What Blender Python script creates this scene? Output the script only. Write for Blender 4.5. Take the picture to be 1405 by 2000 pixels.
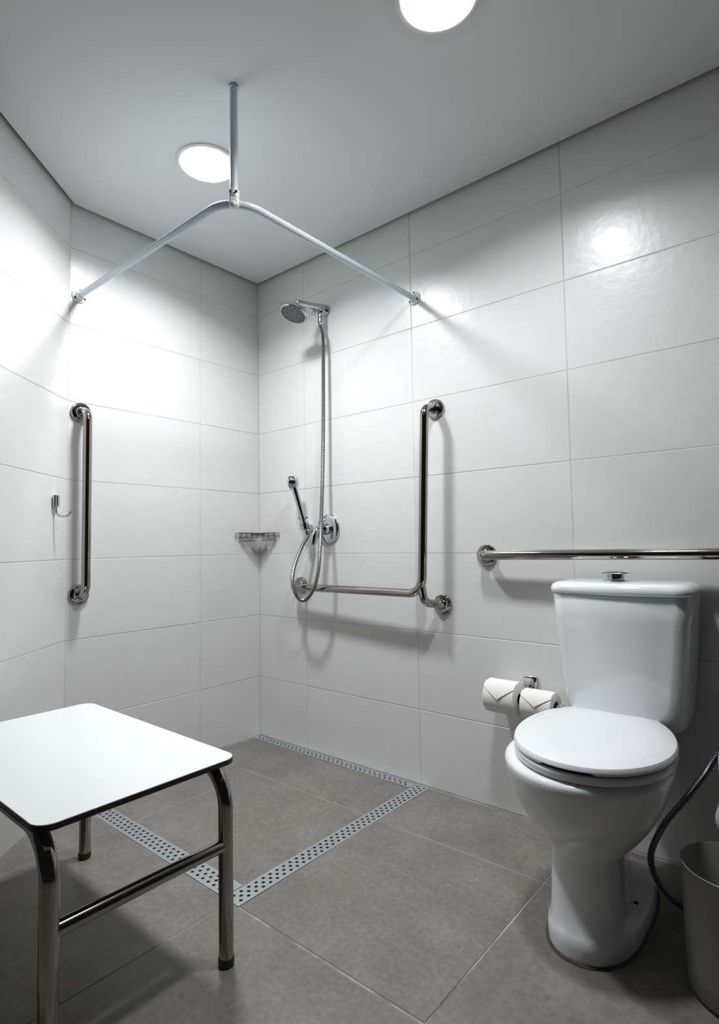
import bpy, bmesh, math, random
from math import sin, cos, pi, radians, sqrt, atan2
from mathutils import Vector, Matrix

random.seed(7)
for o in list(bpy.data.objects):
    bpy.data.objects.remove(o)
SC = bpy.context.scene
COL = SC.collection

# ------------------------------------------------------------------ camera
CAM_POS = Vector((2.2037, -1.8478, 0.9234))
PITCH, YAW, ROLL, FPX = radians(3.2685), radians(129.975), radians(-0.9087), 1107.62
fw = Vector((cos(YAW) * cos(PITCH), sin(YAW) * cos(PITCH), sin(PITCH)))
rt = Vector((sin(YAW), -cos(YAW), 0))
up = rt.cross(fw)
rt2 = rt * cos(ROLL) + up * sin(ROLL)
up2 = up * cos(ROLL) - rt * sin(ROLL)
cam = bpy.data.cameras.new('camera')
cam.sensor_fit = 'VERTICAL'
cam.sensor_height = 24.0
cam.lens = FPX * 24.0 / 2000.0
cam.clip_start = 0.02
co = bpy.data.objects.new('camera', cam)
co.matrix_world = Matrix(((rt2.x, up2.x, -fw.x, CAM_POS.x), (rt2.y, up2.y, -fw.y, CAM_POS.y),
                          (rt2.z, up2.z, -fw.z, CAM_POS.z), (0, 0, 0, 1)))
COL.objects.link(co)
SC.camera = co

# ------------------------------------------------------------------ world, exposure
W = bpy.data.worlds.new('world')
SC.world = W
W.use_nodes = True
W.node_tree.nodes['Background'].inputs[0].default_value = (0.9, 0.95, 1.0, 1)
W.node_tree.nodes['Background'].inputs[1].default_value = 0.012
SC.view_settings.view_transform = 'Standard'
SC.view_settings.look = 'None'
SC.view_settings.gamma = 1
SC.view_settings.use_curve_mapping = False
SC.view_settings.exposure = 0.0
LAMP_STRENGTH = 22.0       # glow of the opal diffuser
LAMP_WATTS = (15.6, 11.2)   # over the shower, over the toilet
LAMP_SPREAD = radians(146)
LAMP_COLOR = (0.945, 0.978, 1.0)

# ------------------------------------------------------------------ materials
def mat(name, color, rough=0.5, metal=0.0, spec=0.5, coat=0.0):
    m = bpy.data.materials.new(name)
    m.use_nodes = True
    b = m.node_tree.nodes['Principled BSDF']
    b.inputs['Base Color'].default_value = (*color, 1)
    b.inputs['Roughness'].default_value = rough
    b.inputs['Metallic'].default_value = metal
    b.inputs['Specular IOR Level'].default_value = spec
    b.inputs['Coat Weight'].default_value = coat
    b.inputs['Coat Roughness'].default_value = 0.05
    return m

def nd(m, t, **kw):
    n = m.node_tree.nodes.new(t)
    for k, v in kw.items():
        if k in n.inputs:
            n.inputs[k].default_value = v
        else:
            setattr(n, k, v)
    return n

def lk(m, a, b):
    m.node_tree.links.new(a, b)

def bsdf(m):
    return m.node_tree.nodes['Principled BSDF']

def mottle(m, c1, c2, scale, detail=6, rough=0.6, lo=0.3, hi=0.7, obj_random=0.0, coord='Object'):
    """blend two base colours by noise; optional small value shift per object"""
    tc = nd(m, 'ShaderNodeTexCoord')
    src = tc.outputs[coord]
    if obj_random:
        oi = nd(m, 'ShaderNodeObjectInfo')
        mul = nd(m, 'ShaderNodeVectorMath', operation='SCALE')
        cmb = nd(m, 'ShaderNodeCombineXYZ')
        for i in range(3):
            lk(m, oi.outputs['Random'], cmb.inputs[i])
        lk(m, cmb.outputs[0], mul.inputs[0])
        mul.inputs['Scale'].default_value = 37.0
        add = nd(m, 'ShaderNodeVectorMath', operation='ADD')
        lk(m, src, add.inputs[0]); lk(m, mul.outputs[0], add.inputs[1])
        src = add.outputs[0]
    n = nd(m, 'ShaderNodeTexNoise', Scale=scale, Detail=detail, Roughness=rough)
    lk(m, src, n.inputs['Vector'])
    r = nd(m, 'ShaderNodeValToRGB')
    r.color_ramp.elements[0].position = lo
    r.color_ramp.elements[0].color = (*c1, 1)
    r.color_ramp.elements[1].position = hi
    r.color_ramp.elements[1].color = (*c2, 1)
    lk(m, n.outputs[0], r.inputs[0])
    out = r.outputs[0]
    lk(m, out, bsdf(m).inputs['Base Color'])
    return src, out

def bump(m, src, scale, strength, dist=0.002, detail=3):
    n = nd(m, 'ShaderNodeTexNoise', Scale=scale, Detail=detail)
    if src is None:
        src = nd(m, 'ShaderNodeTexCoord').outputs['Object']
    lk(m, src, n.inputs['Vector'])
    b = nd(m, 'ShaderNodeBump', Strength=strength, Distance=dist)
    lk(m, n.outputs[0], b.inputs['Height'])
    lk(m, b.outputs[0], bsdf(m).inputs['Normal'])

M = {}
M['wall_tile'] = mat('white satin wall tile', (0.78, 0.79, 0.785), 0.30, spec=0.5)
_s, _ = mottle(M['wall_tile'], (0.685, 0.682, 0.668), (0.715, 0.712, 0.700), 3.0, obj_random=1)
bump(M['wall_tile'], _s, 26.0, 0.22, 0.004)
M['grout'] = mat('pale grey grout', (0.42, 0.42, 0.41), 0.85)
mottle(M['grout'], (0.50, 0.49, 0.48), (0.66, 0.66, 0.65), 6.0)
M['floor_tile'] = mat('grey brown cement tile', (0.2, 0.185, 0.17), 0.42)
_m = M['floor_tile']
_s, _o = mottle(_m, (0.150, 0.136, 0.122), (0.232, 0.215, 0.196), 5.0, detail=9, rough=0.72, obj_random=1)
_n = nd(_m, 'ShaderNodeTexNoise', Scale=70.0, Detail=4)
lk(_m, _s, _n.inputs['Vector'])
_x = nd(_m, 'ShaderNodeMix', data_type='RGBA', blend_type='OVERLAY')
_x.inputs['Factor'].default_value = 0.35
lk(_m, _o, _x.inputs[6]); lk(_m, _n.outputs[0], _x.inputs[7])
lk(_m, _x.outputs[2], bsdf(_m).inputs['Base Color'])
bump(_m, _s, 160.0, 0.10, 0.001)
M['floor_grout'] = mat('floor grout', (0.42, 0.40, 0.37), 0.9)
_m = M['floor_grout']
_s, _o = mottle(_m, (0.30, 0.285, 0.265), (0.52, 0.50, 0.47), 5.0, lo=0.40, hi=0.60)
_sx = nd(_m, 'ShaderNodeSeparateXYZ')
lk(_m, _s, _sx.inputs[0])
_n = nd(_m, 'ShaderNodeTexNoise', Scale=6.0, Detail=3)
lk(_m, _s, _n.inputs['Vector'])
_ax = nd(_m, 'ShaderNodeMapRange'); _ax.inputs[1].default_value = 0.90; _ax.inputs[2].default_value = 1.05
lk(_m, _sx.outputs[0], _ax.inputs[0])
_ay = nd(_m, 'ShaderNodeMapRange'); _ay.inputs[1].default_value = -0.55; _ay.inputs[2].default_value = -0.95
lk(_m, _sx.outputs[1], _ay.inputs[0])
_an = nd(_m, 'ShaderNodeMapRange'); _an.inputs[1].default_value = 0.30; _an.inputs[2].default_value = 0.55
lk(_m, _n.outputs[0], _an.inputs[0])
_p1 = nd(_m, 'ShaderNodeMath', operation='MULTIPLY'); lk(_m, _ax.outputs[0], _p1.inputs[0]); lk(_m, _ay.outputs[0], _p1.inputs[1])
_p2 = nd(_m, 'ShaderNodeMath', operation='MULTIPLY'); lk(_m, _p1.outputs[0], _p2.inputs[0]); lk(_m, _an.outputs[0], _p2.inputs[1])
_x = nd(_m, 'ShaderNodeMix', data_type='RGBA')
lk(_m, _p2.outputs[0], _x.inputs[0]); lk(_m, _o, _x.inputs[6]); _x.inputs[7].default_value = (0.05, 0.045, 0.04, 1)
lk(_m, _x.outputs[2], bsdf(_m).inputs['Base Color'])
M['ceiling'] = mat('matt white ceiling paint', (0.80, 0.81, 0.81), 0.75, spec=0.25)
_m = M['ceiling']
_tc = nd(_m, 'ShaderNodeTexCoord')
_v = nd(_m, 'ShaderNodeTexVoronoi', Scale=5.0)
lk(_m, _tc.outputs['Object'], _v.inputs['Vector'])
_r = nd(_m, 'ShaderNodeValToRGB')
_r.color_ramp.elements[0].position = 0.012
_r.color_ramp.elements[0].color = (0.22, 0.22, 0.22, 1)
_r.color_ramp.elements[1].position = 0.02
_r.color_ramp.elements[1].color = (0.80, 0.81, 0.81, 1)
lk(_m, _v.outputs['Distance'], _r.inputs[0])
lk(_m, _r.outputs[0], bsdf(_m).inputs['Base Color'])
M['cavity'] = mat('dark void above ceiling', (0.03, 0.03, 0.03), 0.9)
M['porcelain'] = mat('white glazed porcelain', (0.80, 0.81, 0.82), 0.10, coat=0.4)
M['seat_plastic'] = mat('white glossy seat plastic', (0.80, 0.805, 0.82), 0.16)
M['chrome'] = mat('polished chrome', (0.55, 0.56, 0.58), 0.08, metal=1)
M['steel'] = mat('polished stainless steel', (0.36, 0.335, 0.31), 0.10, metal=1)
mottle(M['steel'], (0.31, 0.285, 0.262), (0.40, 0.375, 0.35), 8.0)
M['brushed'] = mat('brushed stainless grate', (0.62, 0.65, 0.67), 0.34, metal=0.85)
M['wire'] = mat('chrome wire with dark reflection', (0.30, 0.30, 0.31), 0.15, metal=1)  # dark reflection on the basket wires put into the base colour
M['hose_metal'] = mat('ribbed metal hose', (0.24, 0.24, 0.245), 0.32, metal=1)
M['dark_hose'] = mat('dark ribbed metal hose', (0.22, 0.22, 0.235), 0.25, metal=1)
M['rail'] = mat('white painted aluminium rail', (0.66, 0.70, 0.76), 0.35)
M['white_plastic'] = mat('white plastic fitting', (0.82, 0.82, 0.80), 0.3)
M['face'] = mat('grey spray plate', (0.30, 0.30, 0.32), 0.35)
M['black'] = mat('black rubber', (0.012, 0.012, 0.012), 0.5)
M['screw'] = mat('dark screw head', (0.03, 0.03, 0.03), 0.4, metal=0.6)
M['laminate'] = mat('white laminate', (0.80, 0.825, 0.825), 0.32)
M['core_and_gap_shade'] = mat('black brown laminate core and gap shade', (0.016, 0.010, 0.010), 0.45)  # core of the stool seat; also paints the shade in the toilet seat gaps
M['paper'] = mat('white tissue paper', (0.82, 0.80, 0.77), 0.9, spec=0.1)
bump(M['paper'], None, 180.0, 0.25, 0.0015)
M['cardboard'] = mat('dark cardboard core', (0.10, 0.075, 0.06), 0.9)
M['bin'] = mat('grey beige plastic', (0.22, 0.212, 0.195), 0.45)
M['towel'] = mat('white terry cloth', (0.80, 0.81, 0.80), 0.95, spec=0.1)
bump(M['towel'], None, 220.0, 0.6, 0.003)
M['sealant'] = mat('dirty sealant', (0.12, 0.095, 0.07), 0.6)
mottle(M['sealant'], (0.03, 0.026, 0.022), (0.11, 0.085, 0.065), 14.0)
M['hole'] = mat('dark drain channel', (0.006, 0.008, 0.010), 0.6)
M['lamp_trim'] = mat('white lamp trim', (0.78, 0.80, 0.82), 0.4)
M['diffuser'] = bpy.data.materials.new('lit opal diffuser')
_m = M['diffuser']; _m.use_nodes = True
_b = bsdf(_m)
_b.inputs['Base Color'].default_value = (0.8, 0.8, 0.8, 1)
_b.inputs['Emission Color'].default_value = (*LAMP_COLOR, 1)
_b.inputs['Emission Strength'].default_value = LAMP_STRENGTH

# ------------------------------------------------------------------ mesh helpers (world coordinates)
class MB:
    def __init__(s):
        s.v = []; s.f = []
    def add(s, vs, fs):
        k = len(s.v)
        s.v += [Vector(p) for p in vs]
        s.f += [tuple(i + k for i in f) for f in fs]
        return s
    def rings(s, rings, closed_start=True, closed_end=True):
        n = len(rings[0]); vs = [p for r in rings for p in r]; fs = []
        for i in range(len(rings) - 1):
            for j in range(n):
                a, b = i * n + j, i * n + (j + 1) % n
                fs.append((a, b, b + n, a + n))
        if closed_start: fs.append(tuple(reversed(range(n))))
        if closed_end: fs.append(tuple(range((len(rings) - 1) * n, len(rings) * n)))
        return s.add(vs, fs)
    def tube(s, path, r, sides=20, caps=True):
        path = [Vector(p) for p in path]
        rad = r if isinstance(r, (list, tuple)) else [r] * len(path)
        tans = []
        for i in range(len(path)):
            a = path[max(i - 1, 0)]; b = path[min(i + 1, len(path) - 1)]
            tans.append((b - a).normalized())
        t = tans[0]
        nrm = Vector((0, 0, 1)) if abs(t.z) < 0.9 else Vector((1, 0, 0))
        nrm = (nrm - t * nrm.dot(t)).normalized()
        rings = []
        for i, p in enumerate(path):
            if i:
                q = tans[i - 1].rotation_difference(tans[i])
                nrm = q @ nrm
                nrm = (nrm - tans[i] * nrm.dot(tans[i])).normalized()
            bn = tans[i].cross(nrm)
            rings.append([p + (nrm * cos(2 * pi * j / sides) + bn * sin(2 * pi * j / sides)) * rad[i] for j in range(sides)])
        return s.rings(rings, caps, caps)
    def lathe(s, origin, axis, prof, sides=32, caps=True):
        """prof: list of (distance along axis, radius)"""
        o = Vector(origin); a = Vector(axis).normalized()
        u = a.orthogonal().normalized(); w = a.cross(u)
        rings = [[o + a * d + (u * cos(2 * pi * j / sides) + w * sin(2 * pi * j / sides)) * r for j in range(sides)] for d, r in prof]
        return s.rings(rings, caps, caps)
    def box(s, c, d, bev=0.0, rot=0.0):
        cx, cy, cz = c; hx, hy, hz = d[0] / 2, d[1] / 2, d[2] / 2
        R = Matrix.Rotation(rot, 3, 'Z')
        if bev <= 0:
            vs = [(x, y, z) for z in (-hz, hz) for x, y in ((-hx, -hy), (hx, -hy), (hx, hy), (-hx, hy))]
            fs = [(3, 2, 1, 0), (4, 5, 6, 7), (0, 1, 5, 4), (1, 2, 6, 5), (2, 3, 7, 6), (3, 0, 4, 7)]
            return s.add([R @ Vector(v) + Vector(c) for v in vs], fs)
        def rr(ins, z):
            out = []
            rad = bev - ins if bev > ins else 0.0001
            for qx, qy, a0 in ((1, 1, 0), (-1, 1, 90), (-1, -1, 180), (1, -1, 270)):
                for k in range(4):
                    a = radians(a0 + 30 * k)
                    out.append(R @ Vector((qx * (hx - bev) + cos(a) * rad, qy * (hy - bev) + sin(a) * rad, z)) + Vector(c))
            return out
        rs = []
        for k in range(4):
            a = radians(30 * k)
            rs.append(rr(bev * (1 - sin(a)), -hz + bev * (1 - cos(a))))
        for k in range(3, -1, -1):
            a = radians(30 * k)
            rs.append(rr(bev * (1 - sin(a)), hz - bev * (1 - cos(a))))
        return s.rings(rs)

def mesh_of(mb, name, m, loc=Vector((0, 0, 0)), smooth=35):
    me = bpy.data.meshes.new(name)
    me.from_pydata([tuple(v - loc) for v in mb.v], [], mb.f)
    bm = bmesh.new(); bm.from_mesh(me)
    bmesh.ops.recalc_face_normals(bm, faces=bm.faces)
    bm.to_mesh(me); bm.free()
    me.materials.append(M[m])
    if smooth:
        me.shade_smooth()
        me.set_sharp_from_angle(angle=radians(smooth))
    return me

def wloc(o):
    p = Vector((0, 0, 0))
    while o:
        p += o.location; o = o.parent
    return p

def obj(name, mb, m, parent=None, smooth=35, label=None):
    loc = wloc(parent)
    o = bpy.data.objects.new(name, mesh_of(mb, name, m, loc, smooth))
    COL.objects.link(o)
    if parent: o.parent = parent
    if label: o['label'] = label
    return o

def thing(name, loc, label, cat, group=None):
    o = bpy.data.objects.new(name, None)
    o.empty_display_size = 0.05
    o.location = loc
    COL.objects.link(o)
    o['label'] = label; o['category'] = cat
    if group: o['group'] = group
    return o

def struct(name, mb, m, smooth=0):
    o = obj(name, mb, m, None, smooth)
    o['kind'] = 'structure'
    return o

def fillet(pts, r, n=8):
    pts = [Vector(p) for p in pts]
    rs = r if isinstance(r, (list, tuple)) else [r] * (len(pts) - 2)
    out = [pts[0]]
    for i in range(1, len(pts) - 1):
        p, a, b = pts[i], pts[i - 1], pts[i + 1]
        u = (a - p).normalized(); w = (b - p).normalized()
        ang = u.angle(w)
        d = rs[i - 1] / math.tan(ang / 2)
        c = p + (u + w).normalized() * (rs[i - 1] / sin(ang / 2))
        s0 = p + u * d - c; s1 = p + w * d - c
        tot = s0.angle(s1); ax = s0.cross(s1).normalized()
        for k in range(n + 1):
            out.append(c + Matrix.Rotation(tot * k / n, 3, ax) @ s0)
    out.append(pts[-1])
    return out

def spline(pts, n=12):
    pts = [Vector(p) for p in pts]
    P = [pts[0] * 2 - pts[1]] + pts + [pts[-1] * 2 - pts[-2]]
    out = []
    for i in range(1, len(P) - 2):
        for k in range(n):
            t = k / n
            a, b, c, d = P[i - 1], P[i], P[i + 1], P[i + 2]
            out.append(0.5 * ((2 * b) + (c - a) * t + (2 * a - 5 * b + 4 * c - d) * t * t + (3 * b - a - 3 * c + d) * t ** 3))
    out.append(pts[-1])
    return out

def resample(path, step):
    out = [path[0]]; acc = 0.0
    for a, b in zip(path, path[1:]):
        L = (b - a).length; t = step - acc
        while t <= L:
            out.append(a.lerp(b, t / L)); t += step
        acc = L - (t - step)
    return out

def ribbed(mb, path, r, pitch, sides=12):
    """flexible hose: fine rings along the path"""
    p = resample(path, pitch / 2)
    return mb.tube(p, [r if i % 2 else r * 0.78 for i in range(len(p))], sides)

# ------------------------------------------------------------------ the setting
CEIL = 2.252
TOP = 2.36
ANG = radians(49.02)
CORNER_B = Vector((0, -0.9272, 0))
LD = Vector((cos(ANG), -sin(ANG), 0))           # direction of the slanted wall
LN = Vector((sin(ANG), cos(ANG), 0))            # its normal, into the room
LLEN = 0.56
LEND = CORNER_B + LD * LLEN
JOINT = 0.003

_tile_cache = {}
def tile_mesh(w, h, m, ch=0.001, t=0.008):
    """tile lying in XZ, front face towards -Y at y=0"""
    key = (round(w, 4), round(h, 4), m)
    if key in _tile_cache: return _tile_cache[key]
    hw, hh = w / 2, h / 2
    f = [(-hw + ch, 0, -hh + ch), (hw - ch, 0, -hh + ch), (hw - ch, 0, hh - ch), (-hw + ch, 0, hh - ch)]
    e = [(-hw, ch, -hh), (hw, ch, -hh), (hw, ch, hh), (-hw, ch, hh)]
    k = [(-hw, t, -hh), (hw, t, -hh), (hw, t, hh), (-hw, t, hh)]
    fs = [(0, 1, 2, 3)]
    for i in range(4):
        j = (i + 1) % 4
        fs += [(i, i + 4, j + 4, j), (i + 4, i + 8, j + 8, j + 4)]
    me = mesh_of(MB().add(f + e + k, fs), 'tile', m, smooth=0)
    _tile_cache[key] = me
    return me

ROWS = [0.002, 0.284, 0.584, 0.884, 1.184, 1.484, 1.784, 2.084, 2.350]
def tiled_wall(name, origin, direction, normal, cols):
    """backing slab of grout plus one object per tile"""
    o = Vector(origin); d = Vector(direction).normalized(); n = Vector(normal).normalized()
    L0, L1 = cols[0], cols[-1]
    mb = MB()
    vs = []
    for s_ in (-0.0016, -0.10):
        for u, z in ((L0, -0.05), (L1, -0.05), (L1, TOP), (L0, TOP)):
            vs.append(o + d * u + n * s_ + Vector((0, 0, z)))
    mb.add(vs, [(0, 1, 2, 3), (7, 6, 5, 4), (0, 4, 5, 1), (1, 5, 6, 2), (2, 6, 7, 3), (3, 7, 4, 0)])
    wall = struct(name, mb, 'grout')
    rz = atan2(d.y, d.x) if Vector((d.y, -d.x, 0)).dot(n) > 0 else atan2(-d.y, -d.x)
    for i in range(len(ROWS) - 1):
        for j in range(len(cols) - 1):
            w = cols[j + 1] - cols[j] - JOINT; h = ROWS[i + 1] - ROWS[i] - JOINT
            t = bpy.data.objects.new('tile', tile_mesh(w, h, 'wall_tile'))
            c = o + d * ((cols[j] + cols[j + 1]) / 2) + Vector((0, 0, (ROWS[i] + ROWS[i + 1]) / 2))
            t.location = c - n * random.uniform(0.0006, 0.0011)
            t.rotation_euler = (random.uniform(-1, 1) * 0.0010, random.uniform(-1, 1) * 0.0002, rz + random.uniform(-1, 1) * 0.0008)
            COL.objects.link(t); t.parent = wall
    return wall

tiled_wall('wall_right', (0, 0, 0), (1, 0, 0), (0, -1, 0), [-0.0015, 0.3262, 0.9405, 1.5548, 2.1691, 2.78])
tiled_wall('wall_back', (0, 0, 0), (0, -1, 0), (1, 0, 0), [-0.0015, 0.3431, 0.9287])
tiled_wall('wall_left', CORNER_B, LD, LN, [-0.0015, LLEN])
tiled_wall('wall_near', LEND, (0, -1, 0), (1, 0, 0), [0.0, 0.30, 0.914, 1.30])

# floor
FX1, FY1 = 2.78, LEND.y - 1.3
mb = MB()
poly = [(0, 0), (FX1, 0), (FX1, FY1), (LEND.x, FY1), (LEND.x, LEND.y), (0, CORNER_B.y)]
mb.add([(x, y, -0.0015) for x, y in poly] + [(x, y, -0.08) for x, y in poly],
       [tuple(range(6)), tuple(range(11, 5, -1))] + [(i, (i + 1) % 6, (i + 1) % 6 + 6, i + 6) for i in range(6)])
floor = struct('floor', mb, 'floor_grout')
DX0, DX1 = 0.922, 0.984        # cross strip
DY0, DY1 = -0.834, -0.902      # front strip
WY = -0.050                    # strip along the wall

def clip(poly, px, py, nx, ny):
    out = []
    for i in range(len(poly)):
        a, b = poly[i - 1], poly[i]
        da = (a[0] - px) * nx + (a[1] - py) * ny; db = (b[0] - px) * nx + (b[1] - py) * ny
        if (da >= 0) != (db >= 0):
            t = da / (da - db); out.append((a[0] + (b[0] - a[0]) * t, a[1] + (b[1] - a[1]) * t))
        if db >= 0: out.append(b)
    return out

def floor_tile(x0, x1, y0, y1):
    j = JOINT / 2
    p = [(x0 + j, y1 + j), (x1 - j, y1 + j), (x1 - j, y0 - j), (x0 + j, y0 - j)]
    a = CORNER_B + LN * 0.003
    if y1 < CORNER_B.y + 0.01:
        if y1 >= LEND.y or x1 <= LEND.x + 0.2:
            p = clip(p, a.x, a.y, LN.x, LN.y)
        p = clip(p, LEND.x + 0.003, 0, 1, 0) if y0 <= LEND.y else p
    if len(p) < 3: return
    c = Vector((sum(q[0] for q in p) / len(p), sum(q[1] for q in p) / len(p), 0))
    n = len(p); ch = 0.0011
    ins = []
    for q in p:
        v = (c - Vector((q[0], q[1], 0))); ins.append((q[0] + (ch if v.x > 0 else -ch), q[1] + (ch if v.y > 0 else -ch), 0))
    vs = ins + [(q[0], q[1], -ch) for q in p] + [(q[0], q[1], -0.01) for q in p]
    fs = [tuple(range(n))]
    for i in range(n):
        k = (i + 1) % n
        fs += [(i, i + n, k + n, k), (i + n, i + 2 * n, k + 2 * n, k + n)]
    me = mesh_of(MB().add(vs, fs), 'tile', 'floor_tile', c, smooth=0)
    t = bpy.data.objects.new('tile', me)
    t.location = c - Vector((0, 0, random.uniform(0, 0.0004)))
    COL.objects.link(t); t.parent = floor

JX = 0.335; JY = -0.3153
for x0, x1 in ((0.003, JX), (JX, DX0)):
    for y0, y1 in ((WY, JY), (JY, DY0)):
        floor_tile(x0, x1, y0, y1)
for x0, x1 in ((DX1, 1.5515), (1.5515, 2.166), (2.166, 2.775)):
    for y0, y1 in ((-0.003, JY), (JY, -0.898)):
        floor_tile(x0, x1, y0, y1)
for x0, x1 in ((0.003, JX), (JX, 0.950), (0.950, 1.5515), (1.5515, 2.166), (2.166, 2.775)):
    for y0, y1 in ((DY1 if x1 < 0.96 else -0.902, -1.508), (-1.508, -2.118), (-2.118, -2.60)):
        floor_tile(x0, x1, y0, y1)

# suspended ceiling panel with a shadow gap to the walls, and the void above it
def inset_poly(g):
    a = CORNER_B + LN * g
    # corner of back wall gap line (x=g) with slanted wall gap line
    t = (g - a.x) / LD.x; p1 = a + LD * t
    t2 = (LEND.x + g - a.x) / LD.x; p2 = a + LD * t2
    return [(g, -g), (FX1, -g), (FX1, FY1), (LEND.x + g, FY1), (p2.x, p2.y), (p1.x, p1.y)]
P = inset_poly(0.017)
mb = MB()
n = len(P)
mb.add([(x, y, CEIL) for x, y in P] + [(x, y, CEIL + 0.0125) for x, y in P],
       [tuple(range(n)), tuple(range(2 * n - 1, n - 1, -1))] + [(i, (i + 1) % n, (i + 1) % n + n, i + n) for i in range(n)])
struct('ceiling', mb, 'ceiling')
mb = MB()
Q = inset_poly(-0.09)
mb.add([(x, y, TOP) for x, y in Q] + [(x, y, TOP + 0.03) for x, y in Q],
       [tuple(range(n)), tuple(range(2 * n - 1, n - 1, -1))] + [(i, (i + 1) % n, (i + 1) % n + n, i + n) for i in range(n)])
struct('ceiling_slab', mb, 'cavity')

# ------------------------------------------------------------------ ceiling lights
def ceiling_light(x, y, watts, label):
    t = thing('ceiling_light', (x, y, CEIL), label, 'light', 'round ceiling lights')
    d = (0, 0, -1)
    obj('trim_ring', MB().lathe((x, y, CEIL), d, [(0, 0.104), (0.004, 0.104), (0.006, 0.101), (0.006, 0.092), (0.003, 0.088), (0, 0.088)], 64, caps=False), 'lamp_trim', t)
    obj('diffuser', MB().lathe((x, y, CEIL), d, [(0.0005, 0.0875), (0.006, 0.0870), (0.010, 0.083), (0.0125, 0.070), (0.0140, 0.045), (0.0145, 0.020), (0.0145, 0.004)], 64), 'diffuser', t)
    L = bpy.data.lights.new('lamp', 'AREA')
    L.shape = 'DISK'; L.size = 0.17; L.energy = watts; L.color = LAMP_COLOR; L.spread = LAMP_SPREAD
    lo = bpy.data.objects.new('lamp', L)
    lo.location = (0, 0, -0.0155)
    lo.parent = t
    COL.objects.link(lo)
ceiling_light(0.594, -0.721, LAMP_WATTS[0], 'round white ceiling light glowing beside the rail post, over the shower')
ceiling_light(1.528, -0.714, LAMP_WATTS[1], 'round white ceiling light at the top edge, nearer the toilet')

# ------------------------------------------------------------------ shower curtain rail
RX, RY, RZ = 0.958, -0.893, 1.902
t = thing('shower_curtain_rail', (RX, RY, RZ), 'white L-shaped shower curtain rail hung from the ceiling by a post', 'curtain rail')
obj('rail', MB().tube(fillet([(RX, -0.012, RZ), (RX, RY, RZ), (0.012, RY, RZ)], 0.10, 14), 0.0112, 20), 'rail', t)
def rail_flange(c, ax):
    c = Vector(c); ax = Vector(ax)
    f = obj('wall_flange', MB().lathe(c, ax, [(0, 0.027), (0.003, 0.0275), (0.006, 0.025), (0.008, 0.018), (0.022, 0.0155), (0.024, 0.0135)], 28), 'white_plastic', t)
    u = ax.cross(Vector((0, 0, 1)))
    for a in (95, 205, 325):
        q = c + (u * cos(radians(a)) + Vector((0, 0, 1)) * sin(radians(a))) * 0.0205 + ax * 0.0055
        obj('screw', MB().lathe(q, ax, [(0, 0.0046), (0.002, 0.0046), (0.003, 0.003)], 12), 'screw', f)
rail_flange((RX, 0, RZ), (0, -1, 0))
rail_flange((0, RY, RZ), (1, 0, 0))
px, py = RX - 0.024, RY + 0.024
obj('ceiling_post', MB().tube([(px, py, RZ + 0.012), (px, py, CEIL - 0.001)], 0.0112, 20), 'rail', t)
obj('post_collar', MB().lathe((px, py, CEIL), (0, 0, -1), [(0, 0.0135), (0.008, 0.0135), (0.009, 0.0118)], 24), 'wire', t)
clip_ = obj('corner_clip', MB().box((px, py, RZ + 0.001), (0.027, 0.027, 0.030), 0.006, radians(45)).lathe((px, py, RZ + 0.014), (0, 0, 1), [(0, 0.0155), (0.02, 0.0150), (0.022, 0.012)], 20)
            .lathe((px + 0.012, py - 0.012, RZ - 0.012), (0.5, -0.5, -0.6), [(0, 0.008), (0.016, 0.008), (0.018, 0.005)], 14), 'white_plastic', t)
for s_ in (-1, 1):
    obj('screw', MB().lathe((px + 0.011 + s_ * 0.006, py - 0.011 + s_ * 0.006, RZ + 0.024), (0.7, -0.7, 0), [(0, 0.0034), (0.004, 0.0034), (0.005, 0.002)], 10), 'screw', clip_)
obj('rail_stop', MB().tube([(RX, -0.64, RZ + 0.008), (RX, -0.64, RZ + 0.0155)], 0.0025, 8), 'screw', t)

# ------------------------------------------------------------------ grab bars
def bar_flange(c, ax, parent, r=0.0385):
    obj('flange', MB().lathe(c, ax, [(0, r), (0.004, r), (0.008, r * 0.985), (0.0105, r * 0.93), (0.0115, r * 0.8), (0.0115, 0.0215), (0.015, 0.0195), (0.0165, 0.0168)], 40), 'steel', parent)
GB = 0.0162
t = thing('grab_bar', (0, -0.882, 0.751), 'vertical stainless steel grab bar beside the robe hook', 'grab bar')
bar_flange((0, -0.882, 1.446), (1, 0, 0), t); bar_flange((0, -0.882, 0.751), (1, 0, 0), t)
obj('bar', MB().tube(fillet([(0.01, -0.882, 1.446), (0.062, -0.882, 1.446), (0.062, -0.882, 0.751), (0.01, -0.882, 0.751)], 0.040, 10), GB, 24), 'steel', t)

t = thing('grab_bar', (1.02, 0, 0.735), 'L-shaped stainless steel grab bar with three round flanges in the shower', 'grab bar')
for c in ((1.045, 0, 1.439), (1.059, 0, 0.692), (0.296, 0, 0.739)):
    bar_flange(c, (0, -1, 0), t)
obj('bar', MB().tube(fillet([(1.045, -0.01, 1.439), (1.045, -0.078, 1.439), (1.022, -0.085, 0.737), (0.303, -0.064, 0.737), (0.297, -0.01, 0.739)], [0.040, 0.062, 0.034], 12), GB, 24), 'steel', t)
obj('support_leg', MB().tube(fillet([(1.019, -0.084, 0.760), (1.026, -0.078, 0.705), (1.059, -0.01, 0.692)], 0.030, 10), GB * 0.96, 24), 'steel', t)

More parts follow.
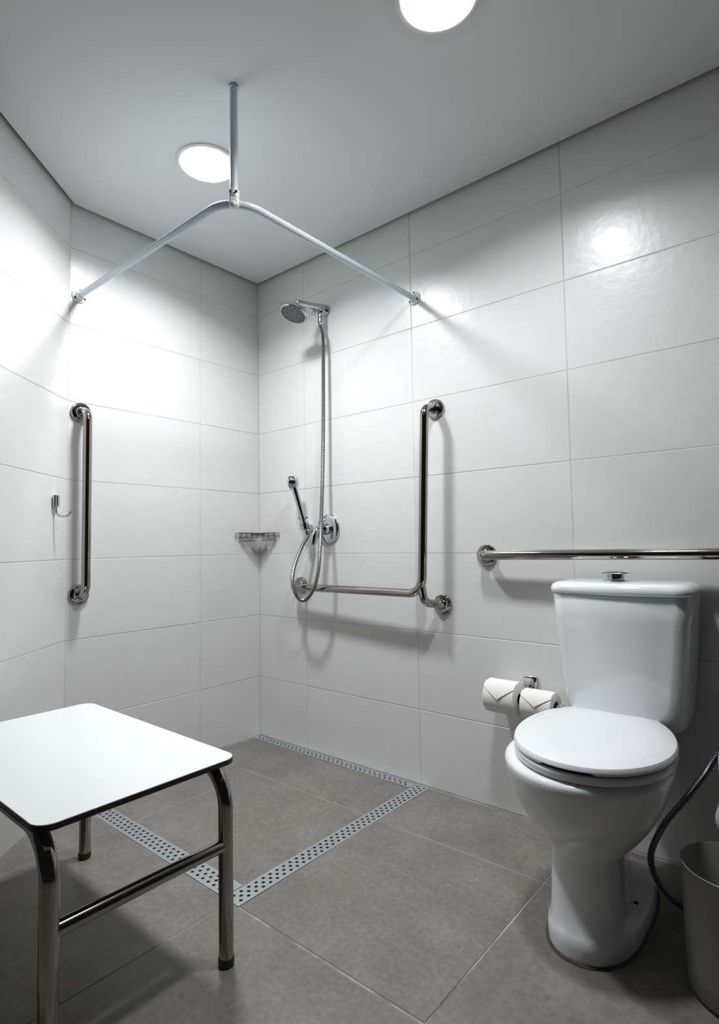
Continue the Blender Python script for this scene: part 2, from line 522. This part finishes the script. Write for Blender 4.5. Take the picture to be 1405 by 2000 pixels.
t = thing('grab_bar', (1.247, 0, 0.88), 'long horizontal stainless steel grab bar above the toilet cistern', 'grab bar')
bar_flange((1.247, 0, 0.878), (0, -1, 0), t); bar_flange((2.45, 0, 0.886), (0, -1, 0), t)
obj('bar', MB().tube(fillet([(1.249, -0.008, 0.879), (1.253, -0.058, 0.879), (2.45, -0.07, 0.886), (2.45, -0.008, 0.886)], [0.026, 0.04], 12), GB, 24), 'steel', t)

# ------------------------------------------------------------------ shower head
SX, SZ = 0.474, 1.988
t = thing('overhead_shower', (SX, 0, SZ), 'chrome fixed shower head on a short arm high on the wall', 'shower head')
obj('wall_flange', MB().lathe((SX, 0, SZ), (0, -1, 0), [(0, 0.024), (0.004, 0.026), (0.012, 0.024), (0.02, 0.017), (0.03, 0.0145), (0.05, 0.0145)], 32), 'chrome', t)
obj('diverter', MB().lathe((SX, -0.036, SZ - 0.002), (0.05, -0.05, -1), [(-0.02, 0.010), (-0.018, 0.0165), (0.012, 0.0175), (0.02, 0.015), (0.03, 0.0125), (0.042, 0.0125), (0.044, 0.010)], 24)
    .lathe((SX - 0.004, -0.062, SZ - 0.01), (-0.15, -0.45, -1), [(0, 0.007), (0.028, 0.009), (0.034, 0.006)], 16), 'chrome', t)
E_ = Vector((0.4585, -0.174, SZ - 0.014))
obj('arm', MB().tube([(SX, -0.035, SZ), (SX - 0.001, -0.06, SZ - 0.001), (0.4605, -0.155, SZ - 0.012), E_, E_ + Vector((0, -0.004, 0))], [0.0155, 0.0155, 0.0145, 0.0140, 0.010], 24)
    .lathe(E_ + Vector((0, 0.008, 0)), (0, -0.36, -1), [(0, 0.011), (0.024, 0.011), (0.032, 0.014)], 20), 'chrome', t)
HN = Vector((-0.06, -0.36, -0.93)).normalized()
HC = E_ + HN * 0.022 + Vector((0.002, 0.004, -0.006))
hd = obj('head', MB().lathe(HC, HN, [(0, 0.014), (0.004, 0.030), (0.010, 0.057), (0.015, 0.062), (0.030, 0.0625), (0.033, 0.060), (0.0325, 0.055)], 48), 'chrome', t)
u = HN.orthogonal().normalized(); w = HN.cross(u)
mb = MB(); mb2 = MB()
mb2.lathe(HC + HN * 0.0326, HN, [(0, 0.0555), (0.0012, 0.0545)], 48)
for ring, cnt in ((0.008, 5), (0.0175, 11), (0.027, 17), (0.036, 22), (0.0445, 27), (0.051, 30)):
    for k in range(cnt):
        a = 2 * pi * k / cnt + ring * 40
        mb.lathe(HC + HN * 0.0338 + (u * cos(a) + w * sin(a)) * ring, HN, [(0, 0.0027), (0.0024, 0.0021)], 6)
obj('face_plate', mb2, 'face', hd)
nz = obj('nozzles', mb, 'black', hd); nz['kind'] = 'stuff'

# ------------------------------------------------------------------ hand shower and its hose
t = thing('hand_shower', (0.34, -0.05, 1.01), 'chrome hand shower in its bracket with a long ribbed metal hose', 'hand shower')
a0 = Vector((0.386, -0.062, 1.014)); a1 = Vector((0.342, -0.088, 1.198))
dirv = (a1 - a0).normalized()
obj('handle', MB().tube([a0 - dirv * 0.02, a0, a0.lerp(a1, 0.1), a0.lerp(a1, 0.5), a0.lerp(a1, 0.8), a1], [0.008, 0.0145, 0.0125, 0.0130, 0.0140, 0.0145], 20), 'chrome', t)
hn = Vector((-0.80, -0.60, -0.18)).normalized()
obj('spray_head', MB().lathe(a1 + dirv * 0.010 - hn * 0.008, hn, [(-0.018, 0.012), (-0.014, 0.022), (-0.004, 0.030), (0.020, 0.0315), (0.027, 0.028)], 32), 'chrome', t)
obj('hose_nut', MB().lathe(a0 - dirv * 0.052, dirv, [(0, 0.0085), (0.008, 0.0105), (0.03, 0.0115), (0.034, 0.009)], 16), 'chrome', t)
obj('hose_connector', MB().lathe((SX + 0.004, -0.040, SZ - 0.048), (0.03, -0.03, -1), [(0, 0.0125), (0.012, 0.013), (0.05, 0.0095), (0.055, 0.008)], 16), 'chrome', t)
hp = spline([(SX + 0.006, -0.042, SZ - 0.088), (0.4944, -0.043, 1.845), (0.4972, -0.046, 1.705), (0.4968, -0.052, 1.406), (0.4985, -0.064, 1.179), (0.5200, -0.098, 0.988), (0.5200, -0.108, 0.879),
             (0.5101, -0.110, 0.803), (0.4836, -0.112, 0.733), (0.4353, -0.114, 0.687), (0.3867, -0.113, 0.700), (0.3551, -0.110, 0.755), (0.3514, -0.098, 0.822), (0.3740, -0.078, 0.905), a0 - dirv * 0.05], 14)
obj('hose', ribbed(MB(), hp, 0.0092, 0.0072, 10), 'hose_metal', t, smooth=20)
t = thing('hand_shower_bracket', (0.337, 0, 1.0), 'small chrome wall bracket holding the hand shower', 'bracket')
obj('wall_block', MB().box((0.360, -0.018, 1.002), (0.032, 0.036, 0.032), 0.005), 'chrome', t)
obj('cradle', MB().lathe(a0 - dirv * 0.004, dirv, [(-0.014, 0.0160), (-0.013, 0.0185), (0.012, 0.0195), (0.014, 0.0175), (0.012, 0.0160), (-0.014, 0.0160)], 24, caps=False).tube([(0.362, -0.034, 1.003), a0 + Vector((-0.012, 0.016, -0.005))], 0.0090, 14), 'chrome', t)
for s_ in (-1, 1):
    q = a0 + dirv * 0.028
    mb = MB().lathe(q, (s_ * 0.9, -0.1, 0.25), [(0.012, 0.005), (0.020, 0.0045), (0.022, 0.0065), (0.028, 0.0065), (0.030, 0.003)], 14)
    obj('swivel_pin', mb, 'chrome', t)

# ------------------------------------------------------------------ mixer valve
MX, MZ = 0.473, 0.993
t = thing('mixer_valve', (MX, 0, MZ), 'chrome single-lever shower mixer with round backplate', 'mixer')
obj('backplate', MB().lathe((MX, 0, MZ), (0, -1, 0), [(0, 0.067), (0.004, 0.067), (0.009, 0.064), (0.013, 0.055), (0.015, 0.035)], 56), 'chrome', t)
obj('valve_body', MB().lathe((MX, -0.013, MZ), (0, -1, 0), [(0, 0.026), (0.012, 0.0245), (0.020, 0.021), (0.026, 0.021), (0.040, 0.0225), (0.048, 0.018), (0.051, 0.008)], 36), 'chrome', t)
lv = spline([(MX, -0.045, MZ + 0.004), (MX - 0.003, -0.066, MZ - 0.002), (MX - 0.006, -0.079, MZ - 0.024), (MX - 0.009, -0.085, MZ - 0.050), (MX - 0.011, -0.087, MZ - 0.072)], 8)
N_ = len(lv)
obj('lever', MB().tube(lv, [0.017 - 0.005 * min(1, abs(i / N_ - 0.55) / 0.55) if i < N_ - 3 else (0.0105, 0.0095, 0.006)[i - N_ + 3] for i in range(N_)], 20), 'chrome', t)

# ------------------------------------------------------------------ corner soap basket
t = thing('corner_basket', (0.0, 0.0, 0.96), 'small chrome wire soap basket in the shower corner', 'basket')
BW = 0.145; WR = 0.0017
def corner_tri(z, g=0.006, w=BW, r=WR, mb=None):
    return mb.tube(fillet([(g + 0.02, -g, z), (w, -g, z), (g, -w, z), (g, -g - 0.02, z)], 0.008, 4), r, 8)
mb = MB()
corner_tri(0.986, mb=mb, r=0.0032); corner_tri(0.966, mb=mb, r=0.0022)
mb.tube([(0.006, -0.006, 0.986), (0.14, -0.006, 0.986)], 0.0022, 8); mb.tube([(0.006, -0.006, 0.986), (0.006, -0.14, 0.986)], 0.0022, 8)
for k in range(9):
    f = k / 8; x, y = BW * (1 - f) + 0.004, -BW * f - 0.004
    mb.tube([(x, y, 0.988), (x, y, 0.960)], WR, 6)
obj('rim', mb, 'wire', t)
for k in range(8):
    a = BW * (0.16 + 0.117 * k)
    dz = 0.012 + 0.0115 * k
    p = [Vector((BW / 2 + a / 2, -BW / 2 + a / 2 - 0.006, 0.966)), Vector((0.010, -0.010, 0.966 - dz)), Vector((BW / 2 - a / 2 + 0.006, -BW / 2 - a / 2, 0.966))]
    obj('wire', MB().tube(fillet(p, 0.004, 4), WR * 0.95, 6), 'wire', t)
soap = MB()
soap.box((0.062, -0.062, 0.9805), (0.070, 0.030, 0.018), 0.006, radians(45))
M['soap'] = mat('pale orange soap bar', (0.62, 0.36, 0.24), 0.5)
so = obj('soap_bar', soap, 'soap'); so['label'] = 'pale orange bar lying in the wire corner basket'; so['category'] = 'soap'

# ------------------------------------------------------------------ robe hook on slanted wall
hk = CORNER_B + LD * 0.0975
t = thing('robe_hook', (hk.x, hk.y, 1.085), 'small chrome hook on the slanted wall beside the vertical bar', 'hook')
b0 = hk + Vector((0, 0, 1.0))
obj('hook_body', MB().tube([b0 + LN * 0.009 - LD * 0.006 + Vector((0, 0, 0.076)), b0 + LN * 0.009 - LD * 0.006 + Vector((0, 0, 0.112 + 0.004))], 0.0085, 16)
    .tube([b0 + LN * 0.009 + LD * 0.008 + Vector((0, 0, 0.076)), b0 + LN * 0.009 + LD * 0.008 + Vector((0, 0, 0.116))], 0.0065, 16), 'chrome', t)
cv = [b0 + LN * 0.010 + Vector((0, 0, 0.080))] + [b0 + LN * (0.010 + 0.026 - 0.026 * cos(a)) + Vector((0, 0, 0.062 - 0.022 * sin(a))) for a in [radians(x) for x in range(0, 171, 17)]]
obj('hook_arm', MB().tube(cv, 0.0042, 12), 'chrome', t)

# ------------------------------------------------------------------ drain grates with real holes
def perforated(x0, x1, y0, y1, rows, along, pitch=0.0253, r=0.0052, shift=0.0):
    """flat plate in z=0.0012; along='x' or 'y'. each hole sits in a cell of pitch x rowheight"""
    mb = MB(); Z = 0.0014
    if along == 'y':
        A0, A1, C0, C1 = -y0, -y1, x0, x1
        P3 = lambda a, c: (c, -a, Z)
    else:
        A0, A1, C0, C1 = x0, x1, -y0, -y1
        P3 = lambda a, c: (a, -c, Z)
    margin = 0.007
    rh = (C1 - C0 - 2 * margin) / rows
    def quad(a0, a1, c0, c1):
        if a1 - a0 > 1e-5 and c1 - c0 > 1e-5:
            mb.add([P3(a0, c0), P3(a1, c0), P3(a1, c1), P3(a0, c1)], [(0, 1, 2, 3)])
    quad(A0, A1, C0, C0 + margin); quad(A0, A1, C1 - margin, C1)
    for i in range(rows):
        c0 = C0 + margin + rh * i; c1 = c0 + rh; cc = (c0 + c1) / 2
        off = (pitch / 2) * (i % 2) + shift
        a = A0 + 0.004 + off
        quad(A0, a, c0, c1)
        while a + pitch <= A1 - 0.003:
            ac = a + pitch / 2; n_ = 12
            outer = []; inner = []
            for k in range(n_):
                th = 2 * pi * (k + 0.5) / n_
                dx, dy = cos(th), sin(th)
                inner.append(P3(ac + dx * r, cc + dy * r * min(1, rh / (2 * r) * 0.93)))
            # rectangle perimeter samples: corners plus two on each side
            hx, hy = pitch / 2, rh / 2
            per = [(hx, -hy / 3), (hx, hy / 3), (hx, hy), (hx / 3, hy), (-hx / 3, hy), (-hx, hy), (-hx, hy / 3), (-hx, -hy / 3), (-hx, -hy), (-hx / 3, -hy), (hx / 3, -hy), (hx, -hy)]
            inn = []
            for qx, qy in per:
                th = atan2(qy * hx / hy, qx)
                inn.append(P3(ac + cos(th) * r, cc + sin(th) * r * min(1, rh / (2 * r) * 0.9)))
            outer = [P3(ac + qx, cc + qy) for qx, qy in per]
            low = [(p[0], p[1], Z - 0.0014) for p in inn]
            mb.add(outer + inn + low, [(k, (k + 1) % 12, (k + 1) % 12 + 12, k + 12) for k in range(12)] + [(k + 12, (k + 1) % 12 + 12, (k + 1) % 12 + 24, k + 24) for k in range(12)])
            a += pitch
        quad(a, A1, c0, c1)
    # rim edge
    e = [(x0, y0), (x1, y0), (x1, y1), (x0, y1)]
    mb.add([(x, y, Z) for x, y in e] + [(x, y, 0.0) for x, y in e], [(i, (i + 1) % 4, (i + 1) % 4 + 4, i + 4) for i in range(4)])
    return mb

def drain(x0, x1, y0, y1, rows, along, label):
    t = thing('drain_grate', ((x0 + x1) / 2, (y0 + y1) / 2, 0), label, 'drain', 'shower drain grates')
    mb = perforated(x0, x1, y0, y1, rows, along)
    obj('grate', mb, 'brushed', t, smooth=0)
    ch = MB()
    ch.add([(x0 + 0.001, y0 - 0.001, -0.0012), (x1 - 0.001, y0 - 0.001, -0.0012), (x1 - 0.001, y1 + 0.001, -0.0012), (x0 + 0.001, y1 + 0.001, -0.0012)], [(0, 1, 2, 3)])
    obj('channel', ch, 'hole', t, smooth=0)
drain(DX0 + 0.001, DX1 - 0.001, -0.004, DY1 + 0.001, 3, 'y', 'perforated steel drain strip running out from the wall towards the stool leg')
drain(0.03, DX0 - 0.002, DY0 - 0.001, DY1 + 0.001, 3, 'x', 'perforated steel drain strip passing under the white stool')
drain(0.004, DX0 - 0.002, -0.006, WY - 0.001 + 0.002, 2, 'x', 'narrow perforated steel drain strip along the foot of the shower wall')

# ------------------------------------------------------------------ shower stool
t = thing('shower_stool', (0.777, -1.23, 0), 'white-topped shower stool with bent steel tube legs', 'stool')
X0, X1, Y0, Y1, ST = 0.412, 1.143, -1.022, -1.447, 0.450
def rrect(x0, x1, y0, y1, r, z, n=8):
    out = []
    for cx, cy, a0 in ((x1 - r, y0 - r, 0), (x0 + r, y0 - r, 90), (x0 + r, y1 + r, 180), (x1 - r, y1 + r, 270)):
        for k in range(n + 1):
            a = radians(a0 + 90 * k / n); out.append((cx + r * cos(a), cy + r * sin(a), z))
    return out
seat = obj('seat', MB().rings([rrect(X0, X1, Y0, Y1, 0.034, ST - 0.012), rrect(X0, X1, Y0, Y1, 0.034, ST - 0.0012)]), 'core_and_gap_shade', t, label='thick dark core of the stool seat with a bare dark edge')
obj('laminate_top', MB().rings([rrect(X0 + 0.0008, X1 - 0.0008, Y0 - 0.0008, Y1 + 0.0008, 0.0335, ST - 0.0012), rrect(X0 + 0.0012, X1 - 0.0012, Y0 - 0.0012, Y1 + 0.0012, 0.033, ST)]), 'laminate', seat, label='white laminate surface of the seat')
LR = 0.0165; LX0, LX1, LYs = 0.434, 1.1245, (-1.044, -1.417); TZ = ST - 0.012 - LR - 0.0005
for ly in LYs:
    for lx, inx in ((LX1, -1), (LX0, 1)):
        lg = obj('leg', MB().tube(fillet([(lx, ly, 0.012), (lx + inx * 0.002, ly, TZ), ((LX0 + LX1) / 2, ly, TZ)], 0.085, 14), LR, 24), 'steel', t)
        obj('rubber_foot', MB().lathe((lx, ly, 0.0005), (0, 0, 1), [(0, 0.0160), (0.003, 0.0178), (0.018, 0.0178), (0.019, 0.0168)], 24), 'black', lg)
for lx in (LX1, LX0):
    obj('stretcher', MB().tube([(lx - 0.002, LYs[0] - 0.010, 0.258), (lx - 0.002, LYs[1] + 0.010, 0.258)], 0.0142, 20), 'steel', t)

# ------------------------------------------------------------------ toilet
TX = 1.712
t = thing('toilet', (TX, -0.30, 0), 'white close-coupled toilet with closed lid below the horizontal bar', 'toilet')
def egg(z, hw, yc, front, back, ef=2.0, eb=2.6, hb=None, cx=TX, n=64):
    """egg outline: front half ellipse, back half fuller; hb narrows the back"""
    out = []
    for k in range(n):
        a = 2 * pi * k / n
        c, s = cos(a), sin(a)
        if s <= 0:   # front (towards -y)
            x = hw * math.copysign(abs(c) ** (2 / ef), c); y = yc - (yc - front) * abs(s) ** (2 / ef)
        else:
            x = hw * math.copysign(abs(c) ** (2 / eb), c); y = yc + (back - yc) * abs(s) ** (2 / eb)
            if hb is not None:
                f = (y - yc) / (back - yc); f = f * f * (3 - 2 * f)
                x *= 1 + (hb / hw - 1) * f
        out.append(Vector((cx + x, y, z)))
    return out
R_ = []
BX = TX + 0.007
R_.append(egg(0.002, 0.100, -0.40, -0.560, -0.12, 2.2, 3, cx=BX))
R_.append(egg(0.030, 0.101, -0.40, -0.561, -0.12, 2.2, 3, cx=BX))
R_.append(egg(0.042, 0.098, -0.40, -0.557, -0.122, 2.2, 3, cx=BX))
R_.append(egg(0.048, 0.0925, -0.41, -0.551, -0.14, 2.2, 3, 0.075, cx=BX))
R_.append(egg(0.053, 0.085, -0.44, -0.545, -0.15, 2.2, 2.6, 0.036, cx=BX - 0.002))
R_.append(egg(0.070, 0.0815, -0.45, -0.534, -0.15, 2.2, 2.6, 0.030, cx=BX - 0.003))
R_.append(egg(0.100, 0.0785, -0.455, -0.525, -0.15, 2.2, 2.6, 0.028, cx=BX - 0.004))
R_.append(egg(0.150, 0.0765, -0.455, -0.518, -0.14, 2.2, 2.6, 0.028, cx=BX - 0.005))
R_.append(egg(0.190, 0.0765, -0.45, -0.515, -0.13, 2.2, 2.6, 0.030, cx=BX - 0.006))
R_.append(egg(0.197, 0.0780, -0.445, -0.516, -0.11, 2.2, 2.6, 0.036, cx=BX - 0.006))
R_.append(egg(0.201, 0.0815, -0.44, -0.520, -0.10, 2.1, 2.6, 0.042, cx=BX - 0.007))
R_.append(egg(0.216, 0.0970, -0.43, -0.534, -0.08, 2.0, 2.5, 0.064, cx=TX))
R_.append(egg(0.236, 0.1160, -0.42, -0.553, -0.05, 2.0, 2.4, 0.084, cx=TX))
R_.append(egg(0.262, 0.1365, -0.415, -0.575, -0.035, 2.0, 2.4, 0.102))
R_.append(egg(0.292, 0.1550, -0.41, -0.596, -0.03, 2.0, 2.4, 0.114))
R_.append(egg(0.325, 0.1700, -0.41, -0.611, -0.03, 2.0, 2.4, 0.121))
R_.append(egg(0.355, 0.1800, -0.41, -0.622, -0.03, 2.0, 2.4, 0.126))
R_.append(egg(0.380, 0.1865, -0.41, -0.629, -0.03, 2.0, 2.4, 0.129))
R_.append(egg(0.395, 0.1895, -0.41, -0.631, -0.03, 2.0, 2.4, 0.130))
R_.append(egg(0.402, 0.187, -0.41, -0.628, -0.032, 2.0, 2.4, 0.128))
R_.append(egg(0.406, 0.180, -0.41, -0.620, -0.036, 2.0, 2.4, 0.122))
R_.append(egg(0.4065, 0.160, -0.41, -0.600, -0.05, 2.0, 2.4, 0.105))
pan = obj('pan', MB().rings(R_), 'porcelain', t, smooth=50)
obj('bolt_hole', MB().lathe((BX + 0.073, -0.345, 0.0430), (0, 0, 1), [(0, 0.0075), (0.007, 0.007), (0.012, 0.004)], 14)
    .lathe((BX + 0.078, -0.335, 0.0445), (0, 0, 1), [(0, 0.011), (0.0025, 0.010)], 14), 'black', pan)
obj('sealant', MB().rings([egg(0.0005, 0.106, -0.40, -0.567, -0.11, 2.2, 3, cx=BX), egg(0.0035, 0.1035, -0.40, -0.5645, -0.115, 2.2, 3, cx=BX), egg(0.0045, 0.098, -0.40, -0.556, -0.12, 2.2, 3, cx=BX)]), 'sealant', t, label='dirty bead of sealant around the foot')
# cistern
CX = 1.727
def cis(z, hw, yf, r, yb=-0.012):
    out = []
    n_ = 8
    bow = 0.016
    for cx, cy, a0 in ((CX + hw - 0.02, yb - 0.02, 0), (CX - hw + 0.02, yb - 0.02, 90)):
        for k in range(n_ + 1):
            a = radians(a0 + 90 * k / n_); out.append(Vector((cx + 0.02 * cos(a), cy + 0.02 * sin(a), z)))
    for k in range(n_ + 1):
        a = radians(180 + 90 * k / n_); out.append(Vector((CX - hw + r + r * cos(a), yf + r + r * sin(a), z)))
    for k in range(1, 8):
        f = k / 8; out.append(Vector((CX - hw + r + (2 * hw - 2 * r) * f, yf - bow * 4 * f * (1 - f), z)))
    for k in range(n_ + 1):
        a = radians(270 + 90 * k / n_); out.append(Vector((CX + hw - r + r * cos(a), yf + r + r * sin(a), z)))
    return out
prof = [(0.408, 0.110, -0.150, 0.05), (0.4085, 0.128, -0.165, 0.055), (0.414, 0.144, -0.176, 0.06), (0.428, 0.152, -0.183, 0.055), (0.450, 0.156, -0.187, 0.05), (0.52, 0.162, -0.190, 0.045),
        (0.62, 0.1705, -0.193, 0.042), (0.70, 0.176, -0.195, 0.04), (0.769, 0.1805, -0.197, 0.04), (0.7715, 0.179, -0.1955, 0.04)]
obj('cistern', MB().rings([cis(*p) for p in prof]), 'porcelain', t, smooth=50)
prof = [(0.7722, 0.178, -0.194, 0.042), (0.7735, 0.1845, -0.201, 0.045), (0.778, 0.187, -0.204, 0.046), (0.788, 0.187, -0.204, 0.046), (0.797, 0.183, -0.200, 0.046), (0.803, 0.174, -0.191, 0.046), (0.806, 0.158, -0.172, 0.04), (0.8070, 0.12, -0.14, 0.04)]
obj('cistern_lid', MB().rings([cis(*p) for p in prof]), 'porcelain', t, smooth=50)
fb = Vector((CX - 0.018, -0.105, 0.8065))
obj('flush_button', MB().lathe(fb, (0, 0, 1), [(0, 0.034), (0.002, 0.0335), (0.0035, 0.026), (0.005, 0.0235), (0.021, 0.0235), (0.0212, 0.036), (0.0222, 0.043), (0.0240, 0.040), (0.0270, 0.025), (0.030, 0.006)], 32), 'chrome', t)
# loose seat ring and lid, turned a little on the pan
SA = radians(8.0); SC_ = Vector((1.722, -0.39, 0))
def seat_outline(z, g, n=72):
    out = []
    for p in egg(z, 0.183 - g, 0.0, -0.232 + g, 0.268 - g, 2.05, 2.0, cx=0.0, n=144):
        y = min(p.y, 0.228 - g)
        v = Matrix.Rotation(SA, 3, 'Z') @ Vector((p.x, y, 0))
        out.append(Vector((SC_.x + v.x, SC_.y + v.y, z)))
    return out
obj('seat', MB().rings([seat_outline(0.4110, 0.005), seat_outline(0.4118, 0.001), seat_outline(0.415, 0.0), seat_outline(0.424, 0.0), seat_outline(0.4275, 0.003)]), 'seat_plastic', t)
lid = [seat_outline(0.4322, 0.006), seat_outline(0.4326, 0.001), seat_outline(0.4385, -0.001), seat_outline(0.443, 0.0), seat_outline(0.4475, 0.003), seat_outline(0.4495, 0.009), seat_outline(0.4525, 0.030), seat_outline(0.4535, 0.034), seat_outline(0.4545, 0.08)]
for rg in lid[:2]:                     # finger recess under the front edge
    for p in rg:
        q = Matrix.Rotation(-SA, 3, 'Z') @ Vector((p.x - SC_.x, p.y - SC_.y, 0))
        if q.y < -0.12 and -0.075 < q.x < 0.035: p.z += 0.0040
ld = obj('seat_lid', MB().rings(lid), 'seat_plastic', t, smooth=25)
obj('seat_gap_shade', MB().rings([seat_outline(0.4062, 0.014), seat_outline(0.412, 0.014)]), 'core_and_gap_shade', t)  # near-black filler painting the shade in the gap under the seat
obj('lid_gap_shade', MB().rings([seat_outline(0.427, 0.012), seat_outline(0.434, 0.012)]), 'core_and_gap_shade', t)  # same dark filler, painted shade between seat and lid
for s_ in (-1, 1):
    h = SC_ + Matrix.Rotation(SA, 3, 'Z') @ Vector((s_ * 0.075, 0.205, 0))
    obj('hinge', MB().lathe((h.x, h.y, 0.406), (0, 0, 1), [(0, 0.012), (0.018, 0.012), (0.022, 0.009)], 16), 'seat_plastic', t)

# ------------------------------------------------------------------ toilet paper
t = thing('toilet_paper_holder', (1.396, 0, 0.449), 'square chrome double toilet paper holder on the wall', 'paper holder')
obj('wall_plate', MB().box((1.396, -0.005, 0.449), (0.048, 0.010, 0.050), 0.004), 'chrome', t)
RYA = -0.072
obj('arm', MB().tube(fillet([(1.395, -0.008, 0.440), (1.395, RYA, 0.425), (1.395, RYA, 0.408)], 0.012, 5), 0.0065, 12), 'chrome', t)
obj('spindle', MB().tube([(1.272, RYA, 0.408), (1.527, RYA, 0.405)], 0.0075, 14).lathe((1.520, RYA, 0.405), (1, 0, 0), [(0, 0.0095), (0.010, 0.0095), (0.012, 0.006)], 16), 'chrome', t)
def roll(x0, x1, r, zc, label, tip):
    t = thing('toilet_roll', ((x0 + x1) / 2, RYA, zc), label, 'toilet roll', 'toilet rolls on the holder')
    xc = (x0 + x1) / 2
    obj('paper', MB().lathe((x0, RYA, zc), (1, 0, 0), [(0.0, 0.0195), (0.0, r - 0.003), (0.002, r - 0.0006), (0.006, r), (x1 - x0 - 0.006, r), (x1 - x0 - 0.002, r - 0.0006), (x1 - x0, r - 0.003), (x1 - x0, 0.0195)], 48, caps=False), 'paper', t, smooth=40)
    obj('core', MB().lathe((x0 - 0.0004, RYA, zc), (1, 0, 0), [(0, 0.0195), (0.0, 0.0175), (x1 - x0 + 0.0008, 0.0175), (x1 - x0 + 0.0008, 0.0195)], 32, caps=False), 'cardboard', t)
    # end sheet folded to a point: a thin curved triangle over the roll
    mb = MB(); rows = 12; rr = r + 0.0016
    a_top, a_tip = radians(112), radians(112 + tip)
    prev = None; vs = []; fs = []
    hw = (x1 - x0) / 2 - 0.001
    for i in range(rows + 1):
        f = i / rows
        flat = 0.42
        w_ = hw if f < flat else hw * (1 - (f - flat) / (1 - flat))
        a = a_top + (a_tip - a_top) * f
        lift = 0.0025 * f
        y = RYA + (rr + lift) * cos(a); z = zc + (rr + lift) * sin(a)
        for s in (-1, -0.33, 0.33, 1):
            vs.append((xc + s * max(w_, 0.0006), y, z))
    for i in range(rows):
        for j in range(3):
            k = i * 4 + j; fs.append((k, k + 1, k + 5, k + 4))
    n0 = len(vs)
    inner = []
    for v in vs:
        d = Vector((0, v[1] - RYA, v[2] - zc)); d = d.normalized() * (d.length - 0.0013)
        inner.append((v[0], RYA + d.y, zc + d.z))
    ring = [i * 4 for i in range(rows + 1)] + [rows * 4 + 1, rows * 4 + 2] + [i * 4 + 3 for i in range(rows, -1, -1)] + [2, 1]
    fs2 = fs + [tuple(reversed([q + n0 for q in f])) for f in fs]
    for i in range(len(ring)):
        a, b = ring[i], ring[(i + 1) % len(ring)]
        fs2.append((a, b, b + n0, a + n0))
    mb.add(vs + inner, fs2)
    obj('folded_sheet', mb, 'paper', t, smooth=60)
roll(1.278, 1.3865, 0.0545, 0.410, 'full toilet roll with a folded point, further from the cistern', 66)
roll(1.404, 1.506, 0.0475, 0.402, 'smaller toilet roll with a folded point, next to the cistern', 62)

# ------------------------------------------------------------------ bidet hose, bin, towel
hp = spline([(2.24, -0.045, 0.60), (2.20, -0.10, 0.575), (2.08, -0.150, 0.515), (1.962, -0.155, 0.397), (1.918, -0.16, 0.325), (1.876, -0.180, 0.260), (1.833, -0.212, 0.199), (1.804, -0.235, 0.1285), (1.811, -0.238, 0.076),
             (1.838, -0.230, 0.034), (1.870, -0.220, 0.0125), (1.91, -0.215, 0.0098), (1.98, -0.20, 0.0098), (2.06, -0.17, 0.0098), (2.15, -0.13, 0.0098)], 12)
t = thing('flexible_hose', (1.82, -0.19, 0), 'dark ribbed metal hose looping to the floor behind the bin', 'hose')
obj('hose', ribbed(MB(), hp, 0.0088, 0.0060, 12), 'dark_hose', t, smooth=20)
obj('hose_valve', MB().lathe((2.24, 0, 0.63), (0, -1, 0), [(0, 0.028), (0.006, 0.026), (0.01, 0.013), (0.045, 0.013), (0.05, 0.01)], 24).tube([(2.24, -0.045, 0.63), (2.24, -0.045, 0.59)], 0.011, 16), 'chrome', t)

BC = Vector((2.016, -0.445, 0))
t = thing('waste_bin', BC, 'grey plastic waste bin without a lid at the right edge', 'bin')
H_ = 0.255
obj('body', MB().lathe(BC, (0, 0, 1), [(0.0, 0.070), (0.001, 0.086), (0.006, 0.0935), (0.014, 0.0965), (0.05, 0.0975), (H_ - 0.004, 0.1005), (H_ - 0.001, 0.1015), (H_, 0.0995), (H_ - 0.002, 0.0975), (0.06, 0.0950), (0.012, 0.0935), (0.008, 0.085)], 64), 'bin', t, smooth=50)

t = thing('hand_towel', (2.045, -0.30, 0.25), 'white hanging towel showing at the right edge above the bin', 'towel')
mb = MB(); rings = []
for k in range(21):
    f = k / 20; z = 0.245 + 0.180 * f
    bl = math.exp(-((f - 0.19) / 0.19) ** 2)
    hw = 0.0735 + 0.0125 * bl; dp = 0.024 + 0.012 * bl
    if k == 0: hw *= 0.86; dp *= 0.5
    if f > 0.95: dp *= 0.6
    rings.append([Vector((2.045 + hw * cos(a), -0.30 + dp * sin(a) * (1 + 0.16 * sin(7 * a + f * 2)), z)) for a in [2 * pi * j / 48 for j in range(48)]])
mb.rings(rings)
obj('cloth', mb, 'towel', t, smooth=60)
obj('towel_hook', MB().tube(fillet([(2.06, 0.0, 0.47), (2.06, -0.30, 0.47), (2.06, -0.30, 0.415)], 0.02, 6), 0.007, 14).lathe((2.06, 0, 0.47), (0, -1, 0), [(0, 0.022), (0.006, 0.021), (0.008, 0.010)], 20), 'chrome', t)
